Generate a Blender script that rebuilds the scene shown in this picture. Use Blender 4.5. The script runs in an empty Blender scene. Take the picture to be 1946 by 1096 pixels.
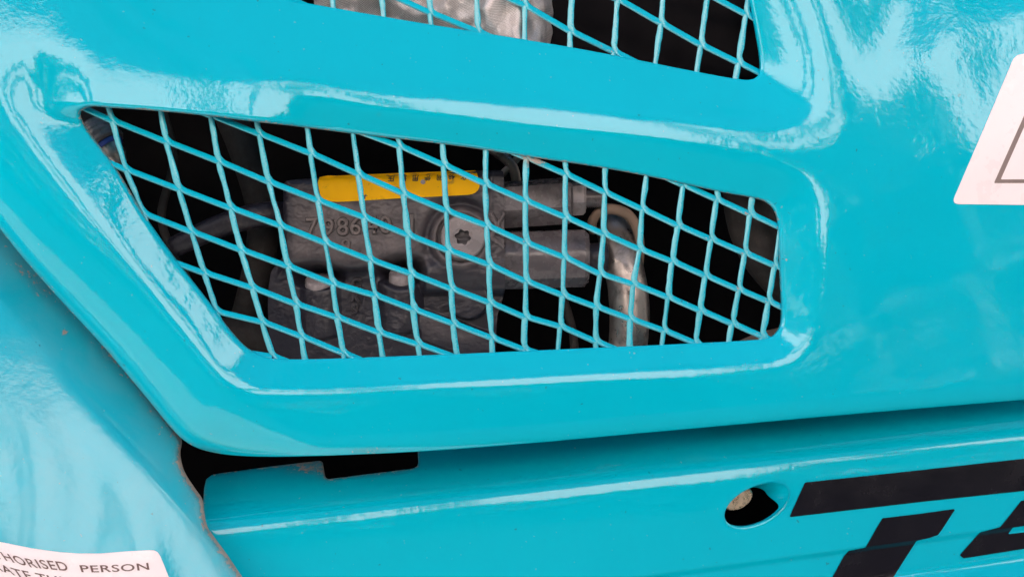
import bpy, bmesh, math, random
import numpy as np
from mathutils import Vector, Matrix, noise as mnoise
random.seed(4)
R_ = math.radians
scene = bpy.context.scene

# ------------------------------------------------------------------ camera, world, sun
S = 0.0004            # metres per photo pixel on the reference plane
D = 2087.0            # camera distance in the same unit
CX, CY = 973.0, 548.0
CAM = Vector((0.0, 0.0, 1.30))
PITCH = -6.0
ROT = Matrix.Rotation(R_(90 + PITCH), 3, 'X')
RN = np.array(ROT)

cd = bpy.data.cameras.new('camera')
cam = bpy.data.objects.new('camera', cd)
scene.collection.objects.link(cam)
cam.location = CAM
cam.rotation_euler = (R_(90 + PITCH), 0, 0)
cd.sensor_width = 36
cd.lens = 36 * D / 1946
cd.clip_start = 0.02
cd.clip_end = 500
cd.dof.use_dof = True
cd.dof.focus_distance = (D + 5) * S
cd.dof.aperture_fstop = 14.0
scene.camera = cam

SUN_EL, SUN_AZ = 50.0, 300.0        # azimuth measured clockwise from +Y; 180 = straight behind the camera
world = bpy.data.worlds.new('World')
scene.world = world
world.use_nodes = True
wn, wl = world.node_tree.nodes, world.node_tree.links
bg = wn['Background']
sky = wn.new('ShaderNodeTexSky'); sky.sky_type = 'NISHITA'; sky.sun_disc = False
sky.sun_elevation = R_(SUN_EL); sky.sun_rotation = R_(SUN_AZ)
sky.air_density = 1.0; sky.dust_density = 0.8; sky.ozone_density = 1.0
# broken warm white cloud, thickened toward the horizon to shape light on the panels
tc = wn.new('ShaderNodeTexCoord')
mp = wn.new('ShaderNodeMapping'); mp.inputs['Scale'].default_value = (1.0, 1.0, 2.2)
nz = wn.new('ShaderNodeTexNoise'); nz.inputs['Scale'].default_value = 2.6
nz.inputs['Detail'].default_value = 7; nz.inputs['Roughness'].default_value = 0.55
cr = wn.new('ShaderNodeMapRange'); cr.interpolation_type = 'SMOOTHSTEP'
cr.inputs['From Min'].default_value = 0.50; cr.inputs['From Max'].default_value = 0.62
mixc = wn.new('ShaderNodeMix'); mixc.data_type = 'RGBA'
mixc.inputs['B'].default_value = (29, 24.0, 21.5, 1)
wl.new(tc.outputs['Generated'], mp.inputs['Vector']); wl.new(mp.outputs['Vector'], nz.inputs['Vector'])
sx = wn.new('ShaderNodeSeparateXYZ'); wl.new(tc.outputs['Generated'], sx.inputs[0])
hz = wn.new('ShaderNodeMapRange'); hz.interpolation_type = 'SMOOTHSTEP'; wl.new(sx.outputs['Z'], hz.inputs['Value'])
for k_, v_ in zip(('From Min', 'From Max', 'To Min', 'To Max'), (0.40, 0.66, 0.26, -0.24)): hz.inputs[k_].default_value = v_
ad = wn.new('ShaderNodeMath'); ad.operation = 'ADD'; wl.new(nz.outputs['Fac'], ad.inputs[0]); wl.new(hz.outputs['Result'], ad.inputs[1])
wl.new(ad.outputs[0], cr.inputs['Value']); wl.new(cr.outputs['Result'], mixc.inputs['Factor'])
wl.new(sky.outputs['Color'], mixc.inputs['A']); wl.new(mixc.outputs['Result'], bg.inputs['Color'])
bg.inputs['Strength'].default_value = 0.15

sl = bpy.data.lights.new('sun', 'SUN'); sl.energy = 2.2; sl.angle = R_(4); sl.color = (1, 0.95, 0.88)
so = bpy.data.objects.new('sun', sl); scene.collection.objects.link(so)
sdir = Vector((math.sin(R_(SUN_AZ)) * math.cos(R_(SUN_EL)), math.cos(R_(SUN_AZ)) * math.cos(R_(SUN_EL)), math.sin(R_(SUN_EL))))
so.rotation_euler = (-sdir).to_track_quat('-Z', 'Y').to_euler()
scene.view_settings.view_transform = 'Standard'
scene.view_settings.look = 'None'
scene.view_settings.exposure = 0.9
scene.view_settings.gamma = 1.0

# ------------------------------------------------------------------ helpers
COL = scene.collection

def tag(o, label=None, cat=None, group=None, kind=None):
    if label: o['label'] = label
    if cat: o['category'] = cat
    if group: o['group'] = group
    if kind: o['kind'] = kind
    return o

def to_world(X, Y, Z):
    """camera-plane units (x right, y up, z toward the camera from the reference plane) to metres"""
    P = np.stack([np.asarray(X, float), np.asarray(Y, float), np.asarray(Z, float) - D], -1) * S
    return P @ RN.T + np.array(CAM)

def at(px, py, z):
    """photo pixel seen at depth z"""
    px = np.asarray(px, float); py = np.asarray(py, float); z = np.asarray(z, float)
    k = (D - z) / D
    return to_world((px - CX) * k, (CY - py) * k, z)

class Frame:
    """orthogonal working space of one solid: pixel measures taken at depth zref, straight depth"""
    def __init__(s, zref): s.z = zref; s.k = (D - zref) / D
    def __call__(s, px, py, dz=0.0):
        px = np.asarray(px, float); py = np.asarray(py, float); dz = np.asarray(dz, float)
        return to_world((px - CX) * s.k, (CY - py) * s.k, s.z + dz * np.ones_like(px))

def new_obj(name, verts, faces, mat, parent=None, smooth=True, origin=None):
    verts = np.asarray(verts, float)
    if parent is not None:
        o0 = np.array(parent.matrix_basis.translation) if parent.parent is None else WORLD_ORG[parent.name]
    else:
        o0 = np.zeros(3)
    org = verts.mean(0) if origin is None else np.asarray(origin, float)
    me = bpy.data.meshes.new(name)
    me.from_pydata((verts - org).tolist(), [], faces)
    me.update()
    if mat: me.materials.append(mat)
    if smooth: me.shade_smooth()
    o = bpy.data.objects.new(name, me)
    COL.objects.link(o)
    if parent is not None: o.parent = parent
    o.location = Vector(org - o0)
    WORLD_ORG[o.name] = org
    return o
WORLD_ORG = {}

def empty(name, loc):
    o = bpy.data.objects.new(name, None); COL.objects.link(o)
    o.empty_display_size = 0.05
    o.location = Vector(loc); WORLD_ORG[o.name] = np.array(loc, float)
    return o

def spline(pts, n=8, closed=True):
    P = np.array(pts, float); N = len(P); out = []
    rng = range(N) if closed else range(N - 1)
    for i in rng:
        if closed: a, b, c, d = P[(i-1) % N], P[i], P[(i+1) % N], P[(i+2) % N]
        else: a, b, c, d = P[max(i-1, 0)], P[i], P[i+1], P[min(i+2, N-1)]
        # centripetal-like: scale tangents by segment length
        L = np.linalg.norm(c - b) + 1e-9
        t1 = (c - a) / (np.linalg.norm(c - b) + np.linalg.norm(b - a) + 1e-9) * L
        t2 = (d - b) / (np.linalg.norm(d - c) + np.linalg.norm(c - b) + 1e-9) * L
        for t in np.linspace(0, 1, n, endpoint=False):
            h = (2*t**3-3*t**2+1, t**3-2*t**2+t, -2*t**3+3*t**2, t**3-t**2)
            out.append(h[0]*b + h[1]*t1 + h[2]*c + h[3]*t2)
    if not closed: out.append(P[-1])
    return np.array(out)

def dist_poly(X, Y, poly, closed=True):
    P = np.asarray(poly, float)
    Q = np.roll(P, -1, 0) if closed else P[1:]
    A = P if closed else P[:-1]
    x = np.asarray(X, float).ravel(); y = np.asarray(Y, float).ravel()
    best = np.full(x.shape, 1e18)
    inside = np.zeros(x.shape, bool)
    for (ax, ay), (bx, by) in zip(A, Q):
        dx, dy = bx - ax, by - ay
        L = dx*dx + dy*dy
        if L < 1e-12: continue
        t = np.clip(((x-ax)*dx + (y-ay)*dy) / L, 0, 1)
        d = (x-ax-t*dx)**2 + (y-ay-t*dy)**2
        np.minimum(best, d, out=best)
        if closed and ay != by:
            c = ((ay > y) != (by > y))
            xi = ax + (y-ay) * dx / dy
            inside ^= c & (x < xi)
    d = np.sqrt(best)
    if closed: d = np.where(inside, d, -d)
    return d.reshape(np.shape(X))

def sst(x, a, b):
    t = np.clip((np.asarray(x, float) - a) / (b - a), 0, 1)
    return t*t*(3-2*t)

def soft(t, e):
    return 0.5 * (t + np.sqrt(t*t + e*e))

def clip_sheet(name, x0, x1, y0, y1, step, zfun, shape, thick, mat, parent=None, attrs=None, zoff=0.0):
    """a pressed sheet: regular grid trimmed exactly along shape()=0, with a wall of the sheet's thickness at every cut"""
    xs = np.arange(x0, x1 + step*0.5, step); ys = np.arange(y0, y1 + step*0.5, step)
    X, Y = np.meshgrid(xs, ys)
    F = shape(X, Y)
    F = np.where(np.abs(F) < 1e-4, 1e-4, F)
    nx, ny = len(xs), len(ys)
    idx = -np.ones(F.shape, int)
    ins = F > 0
    idx[ins] = np.arange(ins.sum())
    pts = [np.stack([X[ins], Y[ins]], -1)]
    extra = []; cache = {}
    nbase = int(ins.sum())
    c = ins[:-1, :-1].astype(int) + ins[:-1, 1:] + ins[1:, :-1] + ins[1:, 1:]
    full = np.argwhere(c == 4)
    a = idx[full[:, 0], full[:, 1]]; b = idx[full[:, 0], full[:, 1]+1]
    cc = idx[full[:, 0]+1, full[:, 1]+1]; d = idx[full[:, 0]+1, full[:, 1]]
    faces = np.stack([a, d, cc, b], -1).tolist()
    def cut(p, q):
        key = (p, q) if p < q else (q, p)
        if key in cache: return cache[key]
        f0, f1 = F[p], F[q]
        t = f0 / (f0 - f1)
        t = min(max(t, 0.02), 0.98)
        v = (X[p]*(1-t) + X[q]*t, Y[p]*(1-t) + Y[q]*t)
        extra.append(v); cache[key] = nbase + len(extra) - 1
        return cache[key]
    bedges = []
    for j, i in np.argwhere((c > 0) & (c < 4)):
        cyc = [(j, i), (j+1, i), (j+1, i+1), (j, i+1)]
        poly = []; kinds = []
        for k in range(4):
            p, q = cyc[k], cyc[(k+1) % 4]
            if ins[p]: poly.append(int(idx[p])); kinds.append(0)
            if ins[p] != ins[q]: poly.append(cut(p, q)); kinds.append(1)
        if len(poly) >= 3:
            faces.append(poly)
            n = len(poly)
            for k in range(n):
                if kinds[k] and kinds[(k+1) % n]: bedges.append((poly[k], poly[(k+1) % n]))
    if extra: pts.append(np.array(extra))
    P = np.concatenate(pts)
    Z = zfun(P[:, 0], P[:, 1]) + zoff
    V = at(P[:, 0], P[:, 1], Z)
    nV = len(V)
    walls = []
    if thick > 0 and bedges:
        used = sorted({v for e in bedges for v in e}); m1 = {v: nV + k for k, v in enumerate(used)}
        n1 = len(used); m2 = {v: nV + n1 + k for k, v in enumerate(used)}
        back = RN @ np.array([0, 0, -thick * S])
        V = np.concatenate([V, V[used], V[used] + back])
        P = np.concatenate([P, P[used], P[used]])
        for u, v in bedges: walls.append([m1[v], m1[u], m2[u], m2[v]])
    o = new_obj(name, V, faces + walls, mat, parent)
    if attrs:
        for an, fn in attrs.items():
            at_ = o.data.attributes.new(an, 'FLOAT', 'POINT')
            at_.data.foreach_set('value', np.asarray(fn(P[:, 0], P[:, 1]), np.float32))
    return o

# ------------------------------------------------------------------ materials
def mat_new(name):
    m = bpy.data.materials.new(name); m.use_nodes = True
    nt = m.node_tree; return m, nt.nodes, nt.links, nt.nodes['Principled BSDF']

def n_noise(N, L, scale, detail=4, rough=0.55, vec=None, dist=0.0):
    n = N.new('ShaderNodeTexNoise'); n.inputs['Scale'].default_value = scale
    n.inputs['Detail'].default_value = detail; n.inputs['Roughness'].default_value = rough
    n.inputs['Distortion'].default_value = dist
    if vec: L.new(vec, n.inputs['Vector'])
    return n.outputs['Fac']

def n_range(N, L, v, a, b, c=0.0, d=1.0, smooth=True):
    r = N.new('ShaderNodeMapRange'); L.new(v, r.inputs['Value'])
    if smooth: r.interpolation_type = 'SMOOTHSTEP'
    for k, x in zip(('From Min', 'From Max', 'To Min', 'To Max'), (a, b, c, d)): r.inputs[k].default_value = x
    return r.outputs['Result']

def n_math(N, L, op, a, b):
    m = N.new('ShaderNodeMath'); m.operation = op
    for i, v in enumerate((a, b)):
        if isinstance(v, (int, float)): m.inputs[i].default_value = v
        else: L.new(v, m.inputs[i])
    return m.outputs[0]

def n_mix(N, L, f, a, b):
    m = N.new('ShaderNodeMix'); m.data_type = 'RGBA'
    if isinstance(f, (int, float)): m.inputs['Factor'].default_value = f
    else: L.new(f, m.inputs['Factor'])
    for k, v in (('A', a), ('B', b)):
        if isinstance(v, tuple): m.inputs[k].default_value = v + (1,) if len(v) == 3 else v
        else: L.new(v, m.inputs[k])
    return m.outputs['Result']

def n_bump(N, L, h, strength, dist, normal=None):
    b = N.new('ShaderNodeBump'); b.inputs['Strength'].default_value = strength
    b.inputs['Distance'].default_value = dist; L.new(h, b.inputs['Height'])
    if normal: L.new(normal, b.inputs['Normal'])
    return b.outputs['Normal']

def n_off(N, L, v):
    m = N.new('ShaderNodeVectorMath'); m.operation = 'ADD'; L.new(v, m.inputs[0]); m.inputs[1].default_value = (3.3, 1.7, 9.1)
    return m.outputs[0]

TEAL = (0.0, 0.44, 0.585)
def paint_material(name, rough=0.055, peel=1.0, wear_all=0.0, colour=TEAL, chalky_sheen=False, film=0.0):
    m, N, L, B = mat_new(name)
    pos = N.new('ShaderNodeNewGeometry').outputs['Position']
    B.inputs['IOR'].default_value = 1.45
    # orange peel of sprayed paint plus slow waviness of the pressed steel
    fine = n_noise(N, L, 420, 2, 0.5, pos)
    mid = n_noise(N, L, 120, 2, 0.5, pos)
    slow = n_noise(N, L, 16, 2, 0.5, pos)
    nrm = n_bump(N, L, slow, 0.25 * peel, 0.0012)
    nrm = n_bump(N, L, mid, 0.30 * peel, 0.00035, nrm)
    nrm = n_bump(N, L, fine, 0.30 * peel, 0.00012, nrm)
    # wear painted only where geometry marks it
    at_ = N.new('ShaderNodeAttribute'); at_.attribute_name = 'wear'
    w = at_.outputs['Fac']
    chipn = n_noise(N, L, 260, 5, 0.65, pos, 0.4)
    thr = n_math(N, L, 'ADD', n_math(N, L, 'MULTIPLY', w, 0.30), chipn)
    chip = n_range(N, L, thr, 0.80 - wear_all, 0.83 - wear_all)
    dirtn = n_noise(N, L, 45, 6, 0.65, pos, 0.6)
    dirt = n_range(N, L, n_math(N, L, 'MULTIPLY', n_math(N, L, 'ADD', w, 0.03), dirtn), 0.12, 0.75)
    dust_or_light = n_range(N, L, n_noise(N, L, 900, 3, 0.7, pos), 0.66, 0.78)
    tone = n_mix(N, L, n_noise(N, L, 8, 3, 0.5, pos), tuple(c * 0.93 for c in colour), tuple(min(1, c * 1.05) for c in colour))
    c = n_mix(N, L, n_math(N, L, 'MULTIPLY', dust_or_light, 0.10), tone, (0.32, 0.42, 0.42))
    c = n_mix(N, L, n_math(N, L, 'MULTIPLY', dirt, 0.7), c, (0.10, 0.16, 0.15))
    c = n_mix(N, L, chip, c, n_mix(N, L, n_noise(N, L, 150, 3, 0.6, pos), (0.33, 0.24, 0.19), (0.40, 0.38, 0.35)))
    if chalky_sheen:
        ca = N.new('ShaderNodeAttribute'); ca.attribute_name = 'chalk_and_sheen'
        cn = n_range(N, L, n_math(N, L, 'ADD', n_noise(N, L, 700, 4, 0.7, pos), n_math(N, L, 'MULTIPLY', ca.outputs['Fac'], 0.5)), 0.62, 0.95, 0, 0.52)
        c = n_mix(N, L, cn, c, (0.24, 0.56, 0.58))  # worn pale paint plus bright facet reflections put into the colour
    if film > 0:
        c = n_mix(N, L, n_range(N, L, n_noise(N, L, 14, 6, 0.6, pos, 0.8), 0.35, 0.68, 0.12*film, film), c, (0.34, 0.44, 0.42))
    speck = n_range(N, L, n_noise(N, L, 330, 2, 0.5, pos), 0.735, 0.765, 0, 0.45)
    c = n_mix(N, L, speck, c, (0.30, 0.40, 0.40))
    speck2 = n_range(N, L, n_noise(N, L, 210, 2, 0.5, n_off(N, L, pos)), 0.745, 0.77, 0, 0.5)
    c = n_mix(N, L, speck2, c, (0.03, 0.09, 0.10))
    L.new(c, B.inputs['Base Color'])
    r = n_math(N, L, 'ADD', n_math(N, L, 'MULTIPLY', n_noise(N, L, 30, 4, 0.6, pos), 0.08), rough - 0.04)
    r = n_math(N, L, 'ADD', r, n_math(N, L, 'MULTIPLY', n_math(N, L, 'MAXIMUM', chip, dirt), 0.45))
    L.new(r, B.inputs['Roughness'])
    hchip = n_math(N, L, 'MULTIPLY', chip, -1.0)
    nrm = n_bump(N, L, hchip, 0.6, 0.0002, nrm)
    L.new(nrm, B.inputs['Normal'])
    return m

M_PAINT = paint_material('teal_paint')
M_FENDER = paint_material('teal_paint_dusty', rough=0.13, peel=1.2, film=0.14)
M_MESH = paint_material('teal_paint_on_mesh', rough=0.16, peel=0.6, wear_all=0.06, chalky_sheen=True)

def plain(name, colour, rough=0.5, metal=0.0, var=0.25, bump=0.0, bscale=300, ior=1.5, nscale=60, bdist=0.0004):
    m, N, L, B = mat_new(name)
    pos = N.new('ShaderNodeNewGeometry').outputs['Position']
    f = n_noise(N, L, nscale, 6, 0.6, pos)
    c = n_mix(N, L, f, tuple(x * (1-var) for x in colour), tuple(min(1, x * (1+var)) for x in colour))
    L.new(c, B.inputs['Base Color'])
    B.inputs['Metallic'].default_value = metal; B.inputs['IOR'].default_value = ior
    L.new(n_range(N, L, n_noise(N, L, nscale*2, 4, 0.6, pos), 0.3, 0.7, max(0, rough-0.1), min(1, rough+0.12)), B.inputs['Roughness'])
    if bump > 0:
        h = n_noise(N, L, bscale, 5, 0.6, pos)
        L.new(n_bump(N, L, h, bump, bdist), B.inputs['Normal'])
    return m

M_DARK = plain('near_black', (0.008, 0.007, 0.008), 0.9, var=0.5, ior=1.15)
M_CAST = plain('cast_iron_grey_paint', (0.135, 0.112, 0.116), 0.40, var=0.15, bump=1.0, bscale=260, bdist=0.0022)
M_OUTLINE = plain('dark_outline', (0.045, 0.040, 0.040), 0.5)
M_CAST_SHADED = plain('shaded_cast_paint', (0.020, 0.018, 0.028), 0.40, var=0.2, bump=0.8, bscale=330, bdist=0.0009)  # darker copy of the cast paint, shade put into the colour
M_MACH = plain('machined_grey_paint', (0.125, 0.108, 0.115), 0.24, var=0.08, bump=0.15, bscale=500)
M_PLUG = plain('plug_grey', (0.30, 0.26, 0.265), 0.26, var=0.06, bump=0.1, bscale=500)
M_STEEL = plain('dull_steel', (0.40, 0.355, 0.33), 0.36, metal=0.8, var=0.3, bump=0.3, bscale=200)
M_ZINC = plain('yellow_zinc', (0.60, 0.50, 0.38), 0.28, metal=0.8, var=0.12, bump=0.12, bscale=500, nscale=120)
M_BLUE = plain('blue_ring', (0.03, 0.06, 0.30), 0.4)
M_RUBBER = plain('dusty_rubber', (0.020, 0.016, 0.015), 0.8, var=0.5, bump=0.4, bscale=200)
M_TAN = plain('tan_dusty_part', (0.24, 0.165, 0.12), 0.7, var=0.35, bump=0.4, bscale=120)
M_YELLOW = plain('yellow_label', (1.0, 0.50, 0.0), 0.5, var=0.06, nscale=90, ior=1.25)
M_INK = plain('black_ink', (0.02, 0.018, 0.018), 0.4)
M_INKF = plain('faded_ink', (0.13, 0.065, 0.06), 0.4, var=0.5, nscale=18)
M_FRAMEINK = plain('faded_frame_ink', (0.20, 0.15, 0.14), 0.4, var=0.25, nscale=60)
M_VINYL = plain('black_vinyl', (0.006, 0.006, 0.011), 0.20, var=0.3, bump=0.25, bscale=140, nscale=12, bdist=0.0003, ior=1.42)
M_STICK = plain('white_sticker', (0.86, 0.78, 0.80), 0.32, var=0.03, bump=0.08, bscale=250, nscale=25)

# yellow label gets stains
def stained(m, colour, stain, scale, lo, hi, amt):
    nt = m.node_tree; N, L = nt.nodes, nt.links; B = N['Principled BSDF']
    pos = N.new('ShaderNodeNewGeometry').outputs['Position']
    src = B.inputs['Base Color'].links[0].from_socket
    f = n_range(N, L, n_noise(N, L, scale, 7, 0.7, pos, 0.5), lo, hi, 0, amt)
    L.new(n_mix(N, L, f, src, stain), B.inputs['Base Color'])
stained(M_YELLOW, None, (0.25, 0.15, 0.03), 110, 0.56, 0.70, 0.65)
stained(M_STICK, None, (0.45, 0.40, 0.38), 420, 0.66, 0.74, 0.5)
stained(M_CAST, None, (0.05, 0.042, 0.042), 28, 0.48, 0.72, 0.75)
stained(M_MACH, None, (0.04, 0.036, 0.036), 35, 0.50, 0.75, 0.7)
stained(M_CAST_SHADED, None, (0.14, 0.115, 0.11), 45, 0.55, 0.75, 0.5)
stained(M_STEEL, None, (0.06, 0.05, 0.05), 30, 0.48, 0.72, 0.8)
stained(M_RUBBER, None, (0.12, 0.09, 0.07), 500, 0.60, 0.72, 0.5)

# woven aluminised cloth
def cloth_material():
    m, N, L, B = mat_new('aluminised_weave')
    uv = N.new('ShaderNodeUVMap').outputs['UV']
    mpn = N.new('ShaderNodeMapping'); mpn.inputs['Scale'].default_value = (95, 95, 95); mpn.inputs['Rotation'].default_value = (0, 0, R_(-32))
    L.new(uv, mpn.inputs['Vector'])
    chk = N.new('ShaderNodeTexVoronoi'); chk.distance = 'CHEBYCHEV'; chk.inputs['Randomness'].default_value = 0.12; chk.inputs['Scale'].default_value = 1.0
    L.new(mpn.outputs['Vector'], chk.inputs['Vector'])
    h = n_range(N, L, chk.outputs['Distance'], 0.1, 0.5, 1, 0)
    pos = N.new('ShaderNodeNewGeometry').outputs['Position']
    big = n_noise(N, L, 35, 4, 0.6, pos)
    c = n_mix(N, L, h, (0.30, 0.26, 0.25), (0.95, 0.92, 0.92))
    c = n_mix(N, L, n_range(N, L, big, 0.4, 0.7, 0, 0.35), c, (0.38, 0.30, 0.26))
    L.new(c, B.inputs['Base Color'])
    B.inputs['Metallic'].default_value = 0.2; B.inputs['Roughness'].default_value = 0.3
    nb = n_bump(N, L, h, 0.3, 0.0003)
    L.new(n_bump(N, L, big, 0.8, 0.006, nb), B.inputs['Normal'])
    return m
M_CLOTH = cloth_material()

# ------------------------------------------------------------------ setting: ground, unseen apron and trees added to shape the reflections, engine bay
def ground():
    m, N, L, B = mat_new('dark_asphalt_yard')
    pos = N.new('ShaderNodeNewGeometry').outputs['Position']
    c = n_mix(N, L, n_range(N, L, n_noise(N, L, 1.3, 8, 0.65, pos), 0.3, 0.7), (0.038, 0.036, 0.034), (0.065, 0.06, 0.056))  # dark asphalt tone
    c = n_mix(N, L, n_range(N, L, n_noise(N, L, 7, 5, 0.6, pos), 0.55, 0.75, 0, 0.5), c, (0.13, 0.12, 0.11))
    L.new(c, B.inputs['Base Color']); B.inputs['Roughness'].default_value = 0.9
    slab, N2, L2, B2 = mat_new('pale_added_apron')
    pos2 = N2.new('ShaderNodeNewGeometry').outputs['Position']
    c2 = n_mix(N2, L2, n_range(N2, L2, n_noise(N2, L2, 3, 8, 0.65, pos2), 0.3, 0.7), (0.60, 0.57, 0.50), (0.80, 0.77, 0.70))
    L2.new(c2, B2.inputs['Base Color']); B2.inputs['Roughness'].default_value = 0.9
    bm = bmesh.new(); bmesh.ops.create_cube(bm, size=1.0)
    bmesh.ops.scale(bm, vec=(9, 3.8, 0.05), verts=bm.verts); bmesh.ops.translate(bm, vec=(-4.2, 0.1, 0.026), verts=bm.verts)
    me = bpy.data.meshes.new('added_apron'); bm.to_mesh(me); bm.free(); me.materials.append(slab)
    o = bpy.data.objects.new('added_apron', me); COL.objects.link(o); o['kind'] = 'structure'  # unseen pale slab, added to brighten reflections in the paint
    bm = bmesh.new(); bmesh.ops.create_grid(bm, x_segments=40, y_segments=40, size=150)
    me = bpy.data.meshes.new('ground'); bm.to_mesh(me); bm.free(); me.materials.append(m)
    o = bpy.data.objects.new('ground', me); COL.objects.link(o); o['kind'] = 'structure'
ground()

def added_treeline():
    m, N, L, B = mat_new('added_leaves')
    oi = N.new('ShaderNodeNewGeometry').outputs['Position']
    L.new(n_mix(N, L, n_noise(N, L, 0.8, 5, 0.6, oi), (0.012, 0.026, 0.010), (0.04, 0.07, 0.02)), B.inputs['Base Color'])
    B.inputs['Roughness'].default_value = 0.8
    rnd = np.random.RandomState(3)
    n = 26000
    ang = rnd.uniform(-R_(100), R_(100), n)
    top = 3.9 + 1.2*np.sin(ang*7+1) + 0.5*np.sin(ang*17) + 0.35*np.sin(ang*41+2)
    hgt = rnd.uniform(0, 1, n)**0.8 * top
    rad = 10 + rnd.uniform(-1.2, 1.2, n)
    c = np.stack([np.sin(ang)*rad, -np.cos(ang)*rad, hgt], -1)
    a = rnd.normal(size=(n, 3)); a /= np.linalg.norm(a, axis=1)[:, None]
    b = np.cross(a, rnd.normal(size=(n, 3))); b /= np.linalg.norm(b, axis=1)[:, None]
    s = rnd.uniform(0.10, 0.24, n)[:, None]
    V = np.stack([c-a*s, c-b*s*0.6, c+a*s, c+b*s*0.6], 1).reshape(-1, 3)
    F = np.arange(4*n).reshape(-1, 4).tolist()
    o = new_obj('added_hedge', V, F, m, smooth=False); o['kind'] = 'stuff'  # unseen hedge, added as the dark band in the paint reflections
    cs = []
    for az, wd, hh in ((-38, 1.6, 11), (-12, 1.0, 10), (-4, 0.8, 9), (18.3, 0.36, 12), (24.4, 0.42, 13), (43.5, 0.40, 9), (49, 0.9, 8), (60, 0.7, 12), (68, 1.2, 9), (86, 2.0, 12), (104, 1.5, 10)):
        n = int(1500 * wd * hh / 6)
        h = rnd.uniform(0, 1, n)**0.9
        r = wd * (1 - 0.75*h) * np.sqrt(rnd.uniform(0, 1, n)) * (0.85 + 0.3*np.sin(h*23 + az))
        t = rnd.uniform(0, 2*math.pi, n)
        d = 9.6
        cs.append(np.stack([math.sin(R_(az))*d + r*np.cos(t), -math.cos(R_(az))*d + r*np.sin(t), 1.5 + h*(hh-1.5)], -1))
    c = np.concatenate(cs); n = len(c)
    a = rnd.normal(size=(n, 3)); a /= np.linalg.norm(a, axis=1)[:, None]
    b = np.cross(a, rnd.normal(size=(n, 3))); b /= np.linalg.norm(b, axis=1)[:, None]
    s = rnd.uniform(0.07, 0.16, n)[:, None]
    V = np.stack([c-a*s, c-b*s*0.6, c+a*s, c+b*s*0.6], 1).reshape(-1, 3)
    o = new_obj('added_trees', V, np.arange(4*n).reshape(-1, 4).tolist(), m, smooth=False); o['kind'] = 'stuff'  # unseen trees, added and spaced to break up bright reflection stripes
added_treeline()

# ------------------------------------------------------------------ outlines traced from the photograph
O1 = spline([(158, 205), (172, 201), (200, 203), (300, 210), (400, 220), (480, 230), (560, 239), (700, 257), (800, 268), (900, 281),
             (1000, 297), (1100, 311), (1200, 328), (1300, 349), (1380, 366), (1430, 375), (1456, 383), (1472, 399), (1479, 425),
             (1481, 480), (1484, 540), (1486, 598), (1482, 622), (1468, 639), (1442, 645), (1300, 653), (1100, 662), (900, 671),
             (720, 678), (600, 682), (535, 682), (500, 677), (468, 661), (436, 628), (400, 580), (330, 490), (270, 405),
             (215, 315), (170, 255), (152, 226), (150, 211)], 4)
O2 = spline([(500, -12), (560, 2), (620, 13), (700, 27), (800, 44), (900, 60), (1000, 76), (1100, 93), (1200, 112), (1330, 138),
             (1405, 151), (1430, 151), (1443, 140), (1445, 115), (1440, 80), (1433, 40), (1425, 0), (1415, -60), (1400, -110), (1360, -125),
             (1000, -125), (600, -120), (430, -100), (400, -60), (440, -30)], 4)
C1 = spline([(24, 190), (34, 145), (70, 116), (130, 106), (250, 112), (400, 138), (560, 176), (720, 205), (900, 226), (1050, 243),
             (1200, 257), (1330, 272), (1440, 292), (1525, 330), (1556, 380), (1560, 450), (1555, 560), (1540, 640), (1495, 686),
             (1400, 702), (1200, 713), (900, 729), (700, 740), (560, 744), (470, 738), (415, 706), (350, 635), (262, 520),
             (150, 385), (70, 280), (32, 226)], 4)
C2 = spline([(-400, 40), (-150, 62), (100, 84), (300, 106), (500, 134), (700, 165), (850, 180), (1000, 196), (1150, 213), (1300, 230), (1420, 243),
             (1500, 240), (1543, 212), (1556, 160), (1552, 80), (1535, 0), (1510, -80), (1480, -150), (1200, -200), (600, -200), (-100, -200), (-400, -160)], 4)
SEAM = [(-400, 0), (-250, 140), (-100, 310), (0, 435), (50, 497), (120, 575), (200, 662), (280, 757), (335, 823), (365, 846), (400, 858), (450, 865), (520, 867),
        (620, 865), (800, 857), (1000, 842), (1200, 824), (1400, 806), (1600, 788), (1800, 771), (1946, 759), (2250, 733)]
SEAMS = spline(SEAM, 5, closed=False)
COVER = np.concatenate([SEAMS, [(2250, -250), (-400, -250)]])

def base(X, Y):
    z = -0.25 * (X - CX)
    # the panel leans back toward its top right
    z = z - 0.00022 * np.maximum(0, 420 - Y)**2 * sst(X, 1350, 1750)
    # gentle barrel
    z = z - 0.000035 * (Y - 600)**2
    return z

DEP1, DEP2 = 27.0, 52.0
def cover_parts(X, Y):
    d1 = dist_poly(X, Y, C1); o1 = -dist_poly(X, Y, O1)
    d2 = dist_poly(X, Y, C2); o2 = -dist_poly(X, Y, O2)
    dc = dist_poly(X, Y, SEAMS, closed=False)
    return d1, o1, d2, o2, dc

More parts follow.
